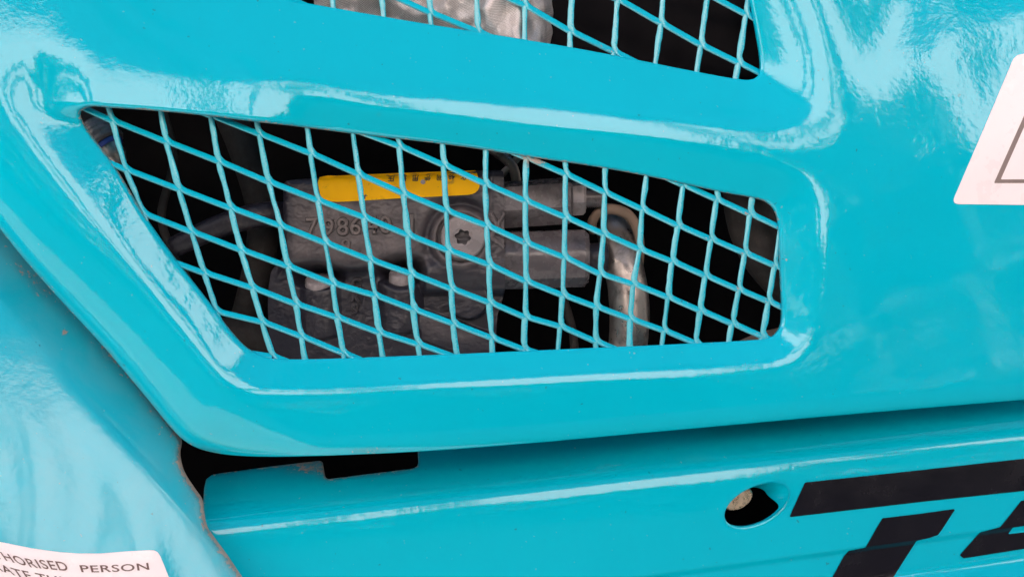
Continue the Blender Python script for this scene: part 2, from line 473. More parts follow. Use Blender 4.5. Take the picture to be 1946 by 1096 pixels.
def cover_z(X, Y, parts=None):
    X = np.asarray(X, float); Y = np.asarray(Y, float)
    d1, o1, d2, o2, dc = parts or cover_parts(X, Y)
    o1 = np.maximum(o1, 0); o2 = np.maximum(o2, 0)
    t1 = d1 / (np.maximum(d1, 0) + o1 + 8)
    t2 = d2 / (np.maximum(d2, 0) + o2 + 8)
    z = base(X, Y)
    e1 = 0.15 + 0.30*sst(X, 800, 300)*sst(Y, 520, 250)
    wt = sst(X, 640, 470) * sst(X, 40, 190) * sst(Y - (205 + 0.075*(X-150)), 34, -10)
    dep = DEP1 - 30.0 * wt
    z = z - dep * soft(t1, e1) - DEP2 * soft(t2, 0.40)
    # rolled outer edge: wide along the fender, tight along the bottom
    Rr = 175 - 137 * sst(X, 330, 620)
    q = np.clip(1 - dc / Rr, 0, 1)
    z = z - Rr * 0.42 * (1 - np.sqrt(np.maximum(1 - q*q*0.985, 0)))
    # softened lip at the cut edges
    for o in (o1, o2):
        q = np.clip(1 - o / 7.0, 0, 1)
        z = z - 4.0 * (1 - np.sqrt(1 - q*q*0.98))
    # hand-made unevenness of the pressing
    z = z + 1.6 * np.sin(X*0.021 + Y*0.013) * np.sin(Y*0.017 - X*0.008 + 1.3) * sst(X, 1450, 1700)
    return z

def cover_shape(X, Y):
    return np.minimum(np.minimum(-dist_poly(X, Y, O1), -dist_poly(X, Y, O2)), dist_poly(X, Y, COVER))

def blob(X, Y, x, y, rx, ry, ang=0):
    c, s = math.cos(R_(ang)), math.sin(R_(ang))
    u = (X-x)*c + (Y-y)*s; v = -(X-x)*s + (Y-y)*c
    return np.exp(-((u/rx)**2 + (v/ry)**2))

def cover_wear(X, Y):
    d1, o1, d2, o2, dc = cover_parts(X, Y)
    w = 0.5*np.exp(-np.abs(dc)/5)*(X<460) + 0.3*np.exp(-np.abs(dc)/45)*(X < 420)
    w += 0.55*np.exp(-np.maximum(o1, 0)/3)*(Y < 420) + 0.8*blob(X, Y, 705, 856, 60, 9) + 0.33*blob(X, Y, 1500, 500, 60, 120)*(X > 1480)
    w += 0.45*np.exp(-np.maximum(o1, 0)/3)
    w += 0.5*blob(X, Y, 720, 217, 8, 8)
    return np.clip(w, 0, 1.3)

cover = empty('engine_side_cover', at(800, 860, base(800, 860)))
tag(cover, 'glossy teal pressed steel side cover with two slanted mesh vents of an excavator', 'machine cover')
skin = clip_sheet('pressed_skin', -350, 2200, -230, 900, 3.0, cover_z, cover_shape, 9, M_PAINT, cover, {'wear': cover_wear})

# ------------------------------------------------------------------ expanded-metal guards
def lattice(rows):
    known = {}
    for r, items in rows.items():
        for i, p in items.items(): known[(i, r)] = np.array(p, float)
    return known
def fill(known, ir, rr, passes=3):
    K = dict(known)
    for _ in range(passes):
        add = {}
        for i in range(*ir):
            for r in range(*rr):
                if (i, r) in K: continue
                c = []
                for (di, dr) in ((1, 0), (-1, 0), (0, 1), (0, -1)):
                    a, b = (i+di, r+dr), (i+2*di, r+2*dr)
                    if a in K and b in K: c.append(2*K[a] - K[b])
                for di in (1, -1):
                    for dr in (1, -1):
                        if (i+di, r) in K and (i, r+dr) in K and (i+di, r+dr) in K:
                            c.append(K[(i+di, r)] + K[(i, r+dr)] - K[(i+di, r+dr)])
                if c: add[(i, r)] = sum(c) / len(c)
        K.update(add)
    return K

def fillet(pts, radii, n=6):
    """polyline with rounded corners"""
    out = [pts[0]]
    for k in range(1, len(pts)-1):
        p0, p, p1 = pts[k-1], pts[k], pts[k+1]
        a = p0 - p; b = p1 - p
        la, lb = np.linalg.norm(a), np.linalg.norm(b)
        r = min(radii[k], la*0.45, lb*0.45)
        A = p + a/la*r; B = p + b/lb*r
        for t in np.linspace(0, 1, n):
            out.append((1-t)**2*A + 2*t*(1-t)*p + t*t*B)
    out.append(pts[-1])
    # resample long pieces
    res = [out[0]]
    for q in out[1:]:
        L = np.linalg.norm(q - res[-1]); m = max(1, int(L // 11))
        st = res[-1]
        for j in range(1, m+1): res.append(st + (q-st)*j/m)
    return np.array(res)

def strand(path, zf, parent, w, seed, name='strand'):
    rs = np.random.RandomState(seed)
    P = np.array(path); n = len(P)
    T = np.gradient(P, axis=0); T /= np.linalg.norm(T, axis=1)[:, None] + 1e-9
    Nn = np.stack([T[:, 1], -T[:, 0]], -1)           # left of travel in a y-down picture = right/up side
    vert = np.abs(T[:, 1])                            # 1 on the upright runs, small on the slanted ones
    Z = zf(P[:, 0], P[:, 1])
    # section (offset along Nn in widths, toward the camera in px)
    prof_s = [(0.50, -9), (0.50, -1.0), (0.42, 1.0), (-0.10, 5.6), (-0.24, 6.0), (-0.44, 4.2), (-0.50, 2.4), (-0.50, -9)]
    prof_v = [(0.46, -9), (0.48, 0.5), (0.38, 2.6), (0.12, 4.8), (-0.18, 5.2), (-0.40, 4.0), (-0.48, 1.8), (-0.46, -9)]
    V = []; k = len(prof_s)
    jit = np.convolve(rs.normal(size=n+4), np.ones(3)/3, 'same')[2:-2]
    jit2 = np.convolve(rs.normal(size=n+4), np.ones(2)/2, 'same')[2:-2]
    for i in range(n):
        f = sst(vert[i], 0.5, 0.95)
        wi = w * (1.0 + 0.10*jit[i]*f) * (1.0 + 0.03*(1-f))
        for j, (a, b) in enumerate(zip(prof_s, prof_v)):
            u = (a[0]*(1-f) + b[0]*f) * wi; v = a[1]*(1-f) + b[1]*f
            if 1 <= j <= 2: u += 0.9*jit2[i]*f
            if 5 <= j <= 6: u -= 0.6*jit[i]*f
            x = P[i, 0] + Nn[i, 0]*u; y = P[i, 1] + Nn[i, 1]*u
            V.append((x, y, Z[i] + v))
    V = np.array(V)
    W = at(V[:, 0], V[:, 1], V[:, 2])
    F = []
    for i in range(n-1):
        for j in range(k-1):
            F.append([i*k+j, i*k+j+1, (i+1)*k+j+1, (i+1)*k+j])
        F.append([i*k+k-1, i*k, (i+1)*k, (i+1)*k+k-1])
    F.append(list(range(k))[::-1]); F.append([(n-1)*k+j for j in range(k)])
    o = new_obj(name, W, F, M_MESH, parent, smooth=True)
    try: o.data.set_sharp_from_angle(angle=R_(32))
    except Exception: pass
    cv = []
    for i in range(n):
        f = float(sst(vert[i], 0.5, 0.95))
        cv += [(1-f)*c0 + f*c1 for c0, c1 in zip((0.2, 0.1, 0.0, 0.0, 0.45, 1.0, 1.0, 0.4), (0.5, 0.3, 0.35, 0.7, 1.0, 0.9, 1.0, 0.5))]
    ca = o.data.attributes.new('chalk_and_sheen', 'FLOAT', 'POINT'); ca.data.foreach_set('value', np.array(cv, np.float32))
    return o, V

def guard(name, rows, ir, rr, zf, parent, outline, w, wearf):
    K = fill(lattice(rows), ir, rr, 4)
    g = empty(name, at(*outline.mean(0), float(zf(*outline.mean(0)))))
    g.parent = parent
    g.location = Vector(WORLD_ORG[g.name] - WORLD_ORG[parent.name])
    for k in range(ir[0]-rr[1], ir[1]-rr[0]+1):
        pts = []; rad = []
        for i in range(*ir):
            r = i - k
            if (i, r) in K: pts.append(K[(i, r)] + np.array([0.2, -0.6])); rad.append(15)
            if (i+1, r) in K and r in range(*rr): pts.append(K[(i+1, r)] + np.array([0.0, 1.0])); rad.append(3)
        if len(pts) < 3: continue
        P = np.array(pts)
        d = dist_poly(P[:, 0], P[:, 1], outline)
        seg_in = []
        dense = fillet(P, rad)
        dd = dist_poly(dense[:, 0], dense[:, 1], outline)
        ok = np.where(dd > -16)[0]
        if len(ok) < 3: continue
        # split into runs inside the opening
        runs = np.split(ok, np.where(np.diff(ok) > 1)[0] + 1)
        for run in runs:
            if len(run) < 3 or dd[run].max() < 0: continue
            o, V = strand(dense[run], zf, g, w, 100 + k*7 + run[0])
            a = o.data.attributes.new('wear', 'FLOAT', 'POINT')
            nd = np.min([np.hypot(V[:, 0]-p[0]+6, V[:, 1]-p[1]+3) for p in K.values()], 0)
            val = 0.72*np.exp(-(nd/6.0)**2) + wearf(V[:, 0], V[:, 1])
            a.data.foreach_set('value', val.astype(np.float32))
    return g

rows1 = {
 0: {13: (1298, 351), 14: (1361, 378), 15: (1425, 406), 16: (1484, 432)},
 1: {9: (1000, 299), 10: (1074, 330), 11: (1149, 365), 12: (1220, 397), 13: (1288, 428), 14: (1351, 454), 15: (1415, 480), 16: (1472, 504), 17: (1528, 528)},
 2: {5: (670, 246), 6: (758, 277), 7: (843, 313), 8: (922, 349), 9: (998, 381), 10: (1074, 412), 11: (1147, 444), 12: (1215, 473), 13: (1277, 496), 14: (1340, 523), 15: (1404, 550), 16: (1460, 572), 17: (1514, 596)},
 3: {2: (400, 219), 3: (492, 254), 4: (590, 291), 5: (680, 330), 6: (766, 367), 7: (848, 400), 8: (924, 428), 9: (999, 461), 10: (1072, 488), 11: (1140, 520), 12: (1203, 539), 13: (1269, 564), 14: (1330, 589), 15: (1391, 614), 16: (1448, 638), 17: (1500, 662)},
 4: {-1: (118, 187), 0: (213, 229), 1: (316, 269), 2: (415, 306), 3: (510, 345), 4: (603, 380), 5: (691, 412), 6: (775, 446), 7: (851, 475), 8: (929, 502), 9: (999, 534), 10: (1069, 560), 11: (1132, 582), 12: (1197, 605), 13: (1261, 627), 14: (1321, 651)},
 5: {-1: (148, 284), 0: (239, 322), 1: (340, 359), 2: (438, 395), 3: (532, 428), 4: (618, 461), 5: (703, 493), 6: (780, 519), 7: (857, 548), 8: (930, 574), 9: (998, 602), 10: (1064, 619), 11: (1132, 648)},
 6: {0: (273, 406), 1: (364, 440), 2: (457, 474), 3: (546, 505), 4: (632, 538), 5: (711, 560), 6: (785, 587), 7: (861, 614), 8: (934, 641), 9: (995, 663)},
 7: {0: (298, 487), 1: (388, 518), 2: (479, 546), 3: (562, 577), 4: (640, 602), 5: (720, 631), 6: (794, 653)},
 8: {0: (325, 566), 1: (412, 592), 2: (498, 611), 3: (572, 638), 4: (652, 670)},
}
def z_guard1(X, Y): return base(X, Y) - DEP1 - 12
def wear_g1(X, Y):
    return 1.1*blob(X, Y, 1020, 305, 22, 14) + 0.9*blob(X, Y, 998, 308, 9, 10) + 0.5*sst(X, 1250, 1450)*0.5 + 0.8*blob(X, Y, 690, 254, 12, 8)
guard1 = guard('lower_vent_mesh', rows1, (-1, 18), (-1, 10), z_guard1, cover, O1, 11.0, wear_g1)
guard1['label'] = 'teal expanded metal mesh behind the lower vent opening'

rows2 = {
 0: {7: (1262, -45), 8: (1345, -10), 9: (1417, 27), 10: (1484, 62)},
 1: {5: (1088, -32), 6: (1173, -2), 7: (1256, 44), 8: (1331, 85), 9: (1403, 119), 10: (1470, 151)},
 2: {3: (905, -31), 4: (997, 10), 5: (1083, 59), 6: (1166, 98), 7: (1243, 135)},
 3: {0: (630, -52), 1: (724, -17), 2: (817, 24), 3: (908, 60), 4: (997, 98)},
 4: {-1: (545, -4), 0: (634, 34), 1: (733, 70), 2: (824, 108)},
}
def z_guard2(X, Y): return base(X, Y) - DEP2 - 12
guard2 = guard('upper_vent_mesh', rows2, (-1, 12), (-1, 6), z_guard2, cover, O2, 11.4, lambda X, Y: 0.6*blob(X, Y, 1140, 88, 25, 10))
guard2['label'] = 'teal expanded metal mesh behind the upper vent opening'

# ------------------------------------------------------------------ fender (left)
FEDGE = spline([(-400, -30), (-250, 120), (-100, 290), (0, 412), (50, 474), (120, 560), (200, 652), (280, 750), (333, 822), (343, 838), (340, 862), (347, 895), (366, 926),
                (382, 950), (385, 972), (391, 1000), (405, 1022), (430, 1056), (462, 1103), (560, 1230)], 5, closed=False)
CREASE = spline([(-400, 90), (-200, 330), (-60, 500), (0, 572), (60, 640), (130, 722), (210, 815), (300, 915), (370, 996), (420, 1060), (500, 1170)], 5, closed=False)
FENDER = np.concatenate([FEDGE, [(560, 1260), (-400, 1260)]])
def side_of(X, Y, line):
    """signed distance, positive below/left of a line running down to the right"""
    d = dist_poly(X, Y, line, closed=False)
    poly = np.concatenate([line, [(line[-1][0], 3000), (-3000, 3000), (-3000, line[0][1])]])
    ins = dist_poly(X, Y, poly) > 0
    return np.where(ins, d, -d)
FT, FS = 0.13, 0.17
def fender_z(X, Y):
    X = np.asarray(X, float); Y = np.asarray(Y, float)
    s = side_of(X, Y, CREASE)                       # + = outer face, - = flange toward the seam
    z = base(X, Y) - 62
    u = -s
    e = 9.0
    z = z - 0.60 * 0.5*(u + np.sqrt(u*u + e*e))       # flange falls away toward the seam
    v = np.maximum(s, 0)
    z = z + FS * 0.5*(s + np.sqrt(s*s + e*e)) - 0.00016 * np.minimum(v, 400)**2    # outer face turns away to the left
    z = z + FT * (Y - 800)                      # and leans back toward the top
    df = dist_poly(X, Y, FEDGE, closed=False)
    q = np.clip(1 - df/10, 0, 1)
    z = z - 5*(1 - np.sqrt(1 - q*q*0.98))
    z = z + 2.2*np.sin(X*0.028 + 0.4*np.sin(Y*0.012)) * sst(s, 20, 120) * sst(Y, 600, 900)
    z = z + 24 * sst(Y, 560, 300)
    return z
def fender_wear(X, Y):
    df = dist_poly(X, Y, FEDGE, closed=False)
    w = 0.6*np.exp(-df/5) + 0.75*np.exp(-df/42)*(0.5 + 0.5*sst(Y, 250, 480))
    w += 0.35*blob(X, Y, 40, 520, 16, 70, -40)*(df < 45) + 1.1*blob(X, Y, 123, 632, 6, 6) + 0.2*blob(X, Y, 70, 560, 40, 20)
    return np.clip(w, 0, 1.4)
fender = clip_sheet('corner_panel', -380, 560, -30, 1250, 3.0, fender_z, lambda X, Y: dist_poly(X, Y, FENDER), 9, M_FENDER, None, {'wear': fender_wear})
tag(fender, 'dusty teal corner panel with a folded edge, left of the vented cover', 'machine panel')

# ------------------------------------------------------------------ lower skirt panel
SKIRT = [(384, 1000), (386, 960), (388, 926), (392, 910), (402, 902), (430, 898), (520, 886), (606, 876), (612, 878), (614, 890), (617, 907), (622, 911), (700, 901), (782, 891),
         (792, 887), (795, 879), (794, 860), (792, 800), (1000, 780), (1400, 740), (2250, 660), (2250, 1260), (560, 1260), (462, 1106), (430, 1060), (405, 1024), (390, 1004)]
SKIRT = np.array(SKIRT, float)
HC, HA, HB, HANG = (1437.0, 958.5), 65.0, 33.5, -26.0
def ell(X, Y, c, a, b, ang):
    co, si = math.cos(R_(ang)), math.sin(R_(ang))
    u = (X-c[0])*co + (Y-c[1])*si; v = -(X-c[0])*si + (Y-c[1])*co
    r = np.sqrt((u/a)**2 + (v/b)**2)
    return (r - 1) * b
def skirt_shape(X, Y):
    return np.minimum(dist_poly(X, Y, SKIRT), ell(X, Y, HC, HA, HB, HANG))
def y_ridge(X): return 987 - 0.1165*(X - 460) + 0.0000035*(X-460)**2
def y_fold(X): return 1083 - 0.1335*(X - 1300)
def y_low(X): return 1096 - 0.150*(X - 1698)
def skirt_z(X, Y):
    X = np.asarray(X, float); Y = np.asarray(Y, float)
    z = base(X, Y) - 90
    u = y_ridge(X) - Y
    z = z - 1.35 * 0.5*(u + np.sqrt(u*u + 24.0**2)) - 0.006*np.maximum(u, 0)**2
    v = Y - y_fold(X)
    z = z - 9*sst(v, -2, 12)                            # pressed step under the fold
    w = Y - y_low(X)
    z = z + 0.75 * 0.5*(w + np.sqrt(w*w + 10.0**2))
    e = ell(X, Y, HC, HA, HB, HANG)
    q = np.clip(1 - e/5, 0, 1)
    z = z - 3*(1-np.sqrt(1-q*q*0.98))
    dl = dist_poly(X, Y, SKIRT)
    q = np.clip(1 - dl/8, 0, 1)
    z = z - 4*(1-np.sqrt(1-q*q*0.98))
    return z
def skirt_wear(X, Y):
    dl = dist_poly(X, Y, SKIRT); e = ell(X, Y, HC, HA, HB, HANG)
    w = 0.45*np.exp(-dl/3)*(X < 800) + 0.35*np.exp(-dl/25)*(X < 800) + 0.4*np.exp(-np.abs(e)/3)
    w += 0.8*blob(X, Y, 590, 890, 45, 14) + 0.75*np.exp(-np.abs(Y-(900-0.09*(X-400)-20))/16)*0.7*(X > 790)
    return np.clip(w, 0, 1.3)
skirt = empty('lower_skirt_panel', at(1100, 1100, skirt_z(1100, 1100)))
tag(skirt, 'plain teal skirt panel below the vented cover, with black letters and an oval hole', 'machine panel')
clip_sheet('folded_skin', 378, 2200, 700, 1250, 3.0, skirt_z, skirt_shape, 8, M_PAINT, skirt, {'wear': skirt_wear})

def decal(name, poly, zf, zoff, mat, parent, step=2.5, rnd=0):
    P = np.array(poly, float)
    return clip_sheet(name, P[:, 0].min()-step, P[:, 0].max()+step, P[:, 1].min()-step, P[:, 1].max()+step, step, zf,
                      lambda X, Y: dist_poly(X, Y, P), 0.6, mat, parent, zoff=zoff)
LET1 = [(1530, 916), (1700, 898), (1946, 871), (2190, 845), (2190, 905), (1946, 932), (1750, 953), (1500, 982)]
decal('letter_bar', LET1, skirt_z, 2.4, M_VINYL, skirt)
decal('letter_stem', [(1677, 984), (1745, 976), (1816, 966), (1790, 1006), (1782, 1016), (1768, 1021), (1742, 1027), (1727, 1050), (1690, 1108), (1650, 1170), (1530, 1190), (1582, 1096), (1604, 1056),
        (1613, 1046), (1645, 1040), (1660, 1013)], skirt_z, 2.4, M_VINYL, skirt)
decal('letter_stroke', [(1941, 951), (2100, 930), (2100, 1020), (1946, 1042), (1864, 1055), (1831, 1060), (1824, 1054), (1856, 1018), (1863, 1011), (1901, 1001), (1918, 980)], skirt_z, 2.4, M_VINYL, skirt)
decal('letter_gap', [(1916, 1014), (1925, 1002), (2020, 988), (2020, 1002)], skirt_z, 3.2, M_PAINT, skirt, 1.5)

# recessed tube behind the oval hole
def tube():
    n = 96; V = []; F = []
    z0 = float(skirt_z(HC[0], HC[1] + 60)) - 5
    fr = Frame(z0); R = 7
    co, si = math.cos(R_(HANG)), math.sin(R_(HANG))
    for ring in range(R):
        t = ring/(R-1)
        for k in range(n):
            a = 2*math.pi*k/n
            # deep on the upper right, cut away toward the lower left
            f = 0.16 + 0.84*float(sst(math.cos(a + 0.75), -0.15, 0.75))
            g = 1.02 - 0.10*t*f
            u, v = HA*g*math.cos(a), HB*g*math.sin(a)
            V.append(fr(HC[0] - 24*t*f + u*co - v*si, HC[1] + 13*t*f + u*si + v*co, -50*t*f))
    for r in range(R-1):
        for k in range(n): F.append([r*n+k, r*n+(k+1) % n, (r+1)*n+(k+1) % n, (r+1)*n+k])
    new_obj('hole_collar', V, F, M_PAINT, skirt)
tube()

def ring_solid(name, fr, c, rings, n, mat, parent, ang=0.0, flat=1.0, hexed=False, phase=0.0, smooth=True, cap=True, capback=False):
    """turned part facing the camera: rings = (radius, dz), outer/back first"""
    V = []; F = []
    co, si = math.cos(R_(ang)), math.sin(R_(ang))
    for (r, dz) in rings:
        for k in range(n):
            a = 2*math.pi*k/n + phase
            u, v = r*math.cos(a), r*flat*math.sin(a)
            V.append(fr(c[0]+u*co-v*si, c[1]+u*si+v*co, dz))
    m = len(rings)
    for i in range(m-1):
        for k in range(n): F.append([i*n+k, i*n+(k+1) % n, (i+1)*n+(k+1) % n, (i+1)*n+k])
    if cap: F.append([(m-1)*n+k for k in range(n)])
    if capback: F.append([k for k in range(n)][::-1])
    o = new_obj(name, V, F, mat, parent, smooth)
    try: o.data.set_sharp_from_angle(angle=R_(30))
    except Exception: pass
    return o

zb = float(skirt_z(HC[0], HC[1] + 60)) - 34
bolt = ring_solid('bolt', Frame(zb), (1403, 948), [(30, -60), (30, -3), (27.5, 1), (23, 1), (22, 0), (0.5, 0)], 40, M_ZINC, None, ang=-30, flat=0.62)
tag(bolt, 'zinc plated round bolt head inside the oval hole of the skirt panel', 'bolt')

# ------------------------------------------------------------------ stickers
def text_mesh(body, size=1.0, bold=0.0, extrude=0.0, align='LEFT', bevel=0.0, space=1.0):
    cu = bpy.data.curves.new('txt', 'FONT'); cu.body = body; cu.size = size; cu.offset = bold
    cu.extrude = extrude; cu.align_x = align; cu.bevel_depth = bevel; cu.resolution_u = 4; cu.space_character = space
    ob = bpy.data.objects.new('txt', cu); COL.objects.link(ob)
    bpy.context.view_layer.update()
    dg = bpy.context.evaluated_depsgraph_get()
    me = ob.evaluated_get(dg).to_mesh()
    V = np.array([v.co[:] for v in me.vertices]); F = [list(p.vertices) for p in me.polygons]
    ob.evaluated_get(dg).to_mesh_clear()
    bpy.data.objects.remove(ob); bpy.data.curves.remove(cu)
    return V, F

def split_long(V, F, maxlen):
    bm = bmesh.new()
    vs = [bm.verts.new(v) for v in V]
    for f in F:
        try: bm.faces.new([vs[i] for i in f])
        except Exception: pass
    for _ in range(3):
        e = [x for x in bm.edges if x.calc_length() > maxlen]
        if not e: break
        bmesh.ops.subdivide_edges(bm, edges=e, cuts=1)
    bmesh.ops.triangulate(bm, faces=bm.faces[:])
    bm.verts.index_update()
    V = np.array([v.co[:] for v in bm.verts]); F = [[v.index for v in f.verts] for f in bm.faces]
    bm.free(); return V, F

# warning sticker at right (corner of a white triangle with a dark frame)
st = empty('warning_sticker', at(1880, 380, cover_z(np.array([1880.]), np.array([380.]))[0]))
tag(st, 'white warning sticker with a dark triangle outline on the right of the teal cover', 'sticker')
W1 = spline([(1814, 386), (1812, 380), (1815, 372), (1870, 244), (1922, 121), (1926, 112), (1934, 105), (1945, 103), (2040, 96), (2060, 100), (2066, 110), (2150, 370), (2152, 384), (2144, 391), (2000, 390), (1822, 388)], 1)
decal('white_film', W1, cover_z, 1.2, M_STICK, st, 3)
decal('printed_frame', [(1889, 348), (1950, 212), (1988, 130), (2070, 348)], cover_z, 1.9, M_FRAMEINK, st, 2.5)
decal('white_field', [(1902, 341), (1955, 222), (1988, 148), (2060, 341)], cover_z, 2.6, M_STICK, st, 2.5)

st2 = empty('safety_notice_sticker', at(150, 1090, fender_z(np.array([150.]), np.array([1090.]))[0]))
tag(st2, 'white notice sticker with dark capital letters at the bottom of the corner panel', 'sticker')
W2 = [(-120, 1000), (-60, 1014), (0, 1029), (60, 1041), (110, 1048), (150, 1051), (190, 1051), (240, 1047), (285, 1044.5), (293, 1045), (299, 1048), (304, 1055), (312, 1074), (330, 1120), (350, 1180), (-120, 1180)]
decal('white_film', W2, fender_z, 1.2, M_STICK, st2, 3)
def fender_text(body, bx, ys, h, x0, x1):
    V, F = text_mesh(body, 1.0, 0.012, space=1.08)
    w = V[:, 0].max(); V, F = split_long(V, F, 0.25)
    u = V[:, 0]/w
    px = x0 + (x1-x0)*u
    yb = np.interp(px, bx, ys)
    slant = 0.55*(1 - sst(px, 20, 230)) + 0.18
    py = yb - V[:, 1]/0.72*h
    px = px - V[:, 1]/0.72*h*slant
    z = fender_z(px, py) + 2.2
    Wd = at(px, py, z)
    new_obj('printed_line', Wd, F, M_INKF, st2, smooth=False)
fender_text('NO UNAUTHORISED', [-260, 0, 60, 130, 300], [990, 1061, 1077, 1084, 1088], 17.5, -150, 131)
fender_text('PERSON', [140, 180, 230, 290], [1085.5, 1086.5, 1085, 1081], 13.5, 153, 284)
fender_text('OPERATE THIS', [-300, 0, 40, 100, 200], [1010, 1083, 1096, 1108, 1120], 16.5, -70, 140)

# ------------------------------------------------------------------ engine bay (dark box behind the panels)
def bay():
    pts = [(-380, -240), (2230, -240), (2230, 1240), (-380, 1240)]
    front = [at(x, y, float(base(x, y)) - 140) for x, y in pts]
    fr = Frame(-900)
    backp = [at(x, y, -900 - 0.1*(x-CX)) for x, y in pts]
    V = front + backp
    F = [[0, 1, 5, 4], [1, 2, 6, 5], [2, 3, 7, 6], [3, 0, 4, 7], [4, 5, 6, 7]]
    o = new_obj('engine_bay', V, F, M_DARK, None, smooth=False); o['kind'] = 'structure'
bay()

# ------------------------------------------------------------------ hydraulic valve block
ZV = -150.0
FV = Frame(ZV)
valve = empty('hydraulic_valve_block', FV(740, 680, -60))
tag(valve, 'grey painted cast hydraulic valve block with a yellow label, seen behind the lower vent mesh', 'valve')

def prism(name, fr, poly, front, back, bev, mat, parent, cuts=0, smooth=True):
    """cast slab: outline in photo pixels, front and back depth, rounded front edge"""
    P = np.array(poly, float); n = len(P)
    c = P.mean(0)
    def inset(d):
        out = []
        for i in range(n):
            a, b, e = P[i-1], P[i], P[(i+1) % n]
            t1 = (b-a)/(np.linalg.norm(b-a)+1e-9); t2 = (e-b)/(np.linalg.norm(e-b)+1e-9)
            n1 = np.array([-t1[1], t1[0]]); n2 = np.array([-t2[1], t2[0]])
            m = n1+n2; L = np.linalg.norm(m)
            m = m/(L+1e-9); m = m/max(0.4, np.dot(m, n1))
            out.append(b + m*d)
        return np.array(out)
    area = 0.5*np.sum(P[:, 0]*np.roll(P[:, 1], -1) - np.roll(P[:, 0], -1)*P[:, 1])
    sg = 1 if area > 0 else -1
    V = []; F = []
    rings = [(0, back), (0, front-bev), (0.3*bev*sg, front-0.3*bev), (bev*sg, front)]
    for d, z in rings:
        Q = inset(d)
        for q in Q: V.append(fr(q[0], q[1], z))
    for r in range(len(rings)-1):
        for k in range(n): F.append([r*n+k, r*n+(k+1) % n, (r+1)*n+(k+1) % n, (r+1)*n+k])
    F.append([(len(rings)-1)*n+k for k in range(n)])
    o = new_obj(name, V, F, mat, parent, smooth)
    try: o.data.set_sharp_from_angle(angle=R_(28))
    except Exception: pass
    return o

def vnoise(X, Y, sc, seed=0):
    rs = np.random.RandomState(seed); T = rs.uniform(-1, 1, (128, 128))
    x = np.asarray(X, float)/sc + 300; y = np.asarray(Y, float)/sc + 300
    xi = np.floor(x).astype(int); yi = np.floor(y).astype(int); fx = x-xi; fy = y-yi
    fx = fx*fx*(3-2*fx); fy = fy*fy*(3-2*fy)
    g = lambda a, b: T[a % 128, b % 128]
    return (g(xi, yi)*(1-fx)+g(xi+1, yi)*fx)*(1-fy) + (g(xi, yi+1)*(1-fx)+g(xi+1, yi+1)*fx)*fy
def smax(a, b, k):
    h = np.clip(0.5 + 0.5*(a-b)/k, 0, 1)
    return b*(1-h) + a*h + k*h*(1-h)
VOUT = spline([(535, 352), (548, 342), (600, 338), (700, 332), (800, 328), (880, 324), (946, 322), (957, 328), (958, 440), (960, 540), (955, 566), (945, 600), (938, 690), (930, 722), (560, 722), (515, 700), (500, 600),
               (505, 520), (522, 496), (538, 480), (537, 420)], 3)
def cast_z(X, Y):
    X = np.asarray(X, float); Y = np.asarray(Y, float)
    # front face of the main block, rounded along top and left, ending in a wavy lower edge
    yl = 505 - 14*sst(X, 640, 780) + 40*sst(X, 800, 900) + 5*np.sin(X*0.03)
    edge = np.minimum(np.minimum((Y - (341 - 0.045*(X-548)))*1.2, (X - 540)*0.9), (yl - Y)*0.9)
    edge = np.minimum(edge, 40)
    main = -26 + 26*np.sqrt(np.clip(1 - np.clip(1 - (edge+6)/26, 0, 1)**2, 0, 1)) - np.clip(-edge-6, 0, 60)*1.5
    z = main
    low = -46 - 0.02*(Y-600) + 0*X                               # lower wall
    z = smax(z, low, 14)
    # horizontal shoulder
    sh = -44 + np.sqrt(np.maximum(46**2 - (Y - 516)**2, 0)) - 60*sst(X, 812, 772) - 200*(np.abs(Y-516) > 46)
    z = smax(z, sh, 12)
    # two upright ports
    for (cx, top, bot, r, zc) in ((602, 538, 640, 44, -66), (757, 540, 628, 46, -60)):
        d = np.abs(X - cx)
        yy = Y - np.sqrt(np.maximum(r*r - d*d, 0))*0.42
        cyl = zc + np.sqrt(np.maximum(r*r - d*d, 0)) - 90*sst(yy, bot-16, bot) - 60*sst(Y, top, top-22) - 200*(d > r)
        z = smax(z, cyl, 10)
    # round boss low on the right
    r = np.hypot(X-890, Y-568)
    z = smax(z, -10 - 60*sst(r, 36, 43) - 0.0*r, 6)
    # lug joining it
    z = smax(z, -34 - 60*sst(np.abs((Y-640) - 0.35*(X-860)), 26, 44) - 60*sst(X, 800, 770), 10)
    # pits over the ports
    z = z - 46*np.exp(-(((X-598)/46)**2 + ((Y-524)/20)**2)**2) - 58*np.exp(-(((X-762)/38)**2 + ((Y-514)/26)**2)**2)
    # plug seat: hollow on the upper left, collar around it
    r = np.hypot(X-876, Y-452)
    z = z - 13*np.exp(-((r-66)/10)**2)*sst(-(X-876)-(Y-452)*1.3, -40, 50)
    z = z + 7*np.exp(-((r-51)/7)**2)
    z = np.where(r < 47, np.minimum(z, -4), z)
    # groove between face and flange
    z = z - 3*np.exp(-((X-934)/4)**2)*(Y < 400)
    n = 1.5*vnoise(X, Y, 17, 1) + 0.9*vnoise(X, Y, 8, 2) + 0.75*vnoise(X + 0.3*Y, Y*1.6, 5.0, 3) + 0.35*vnoise(X, Y, 3.0, 4)
    n = n * (1 - 0.55*sst(Y, 500, 540))
    return z + n*(0.75 + 0.4*vnoise(X, Y, 60, 8))
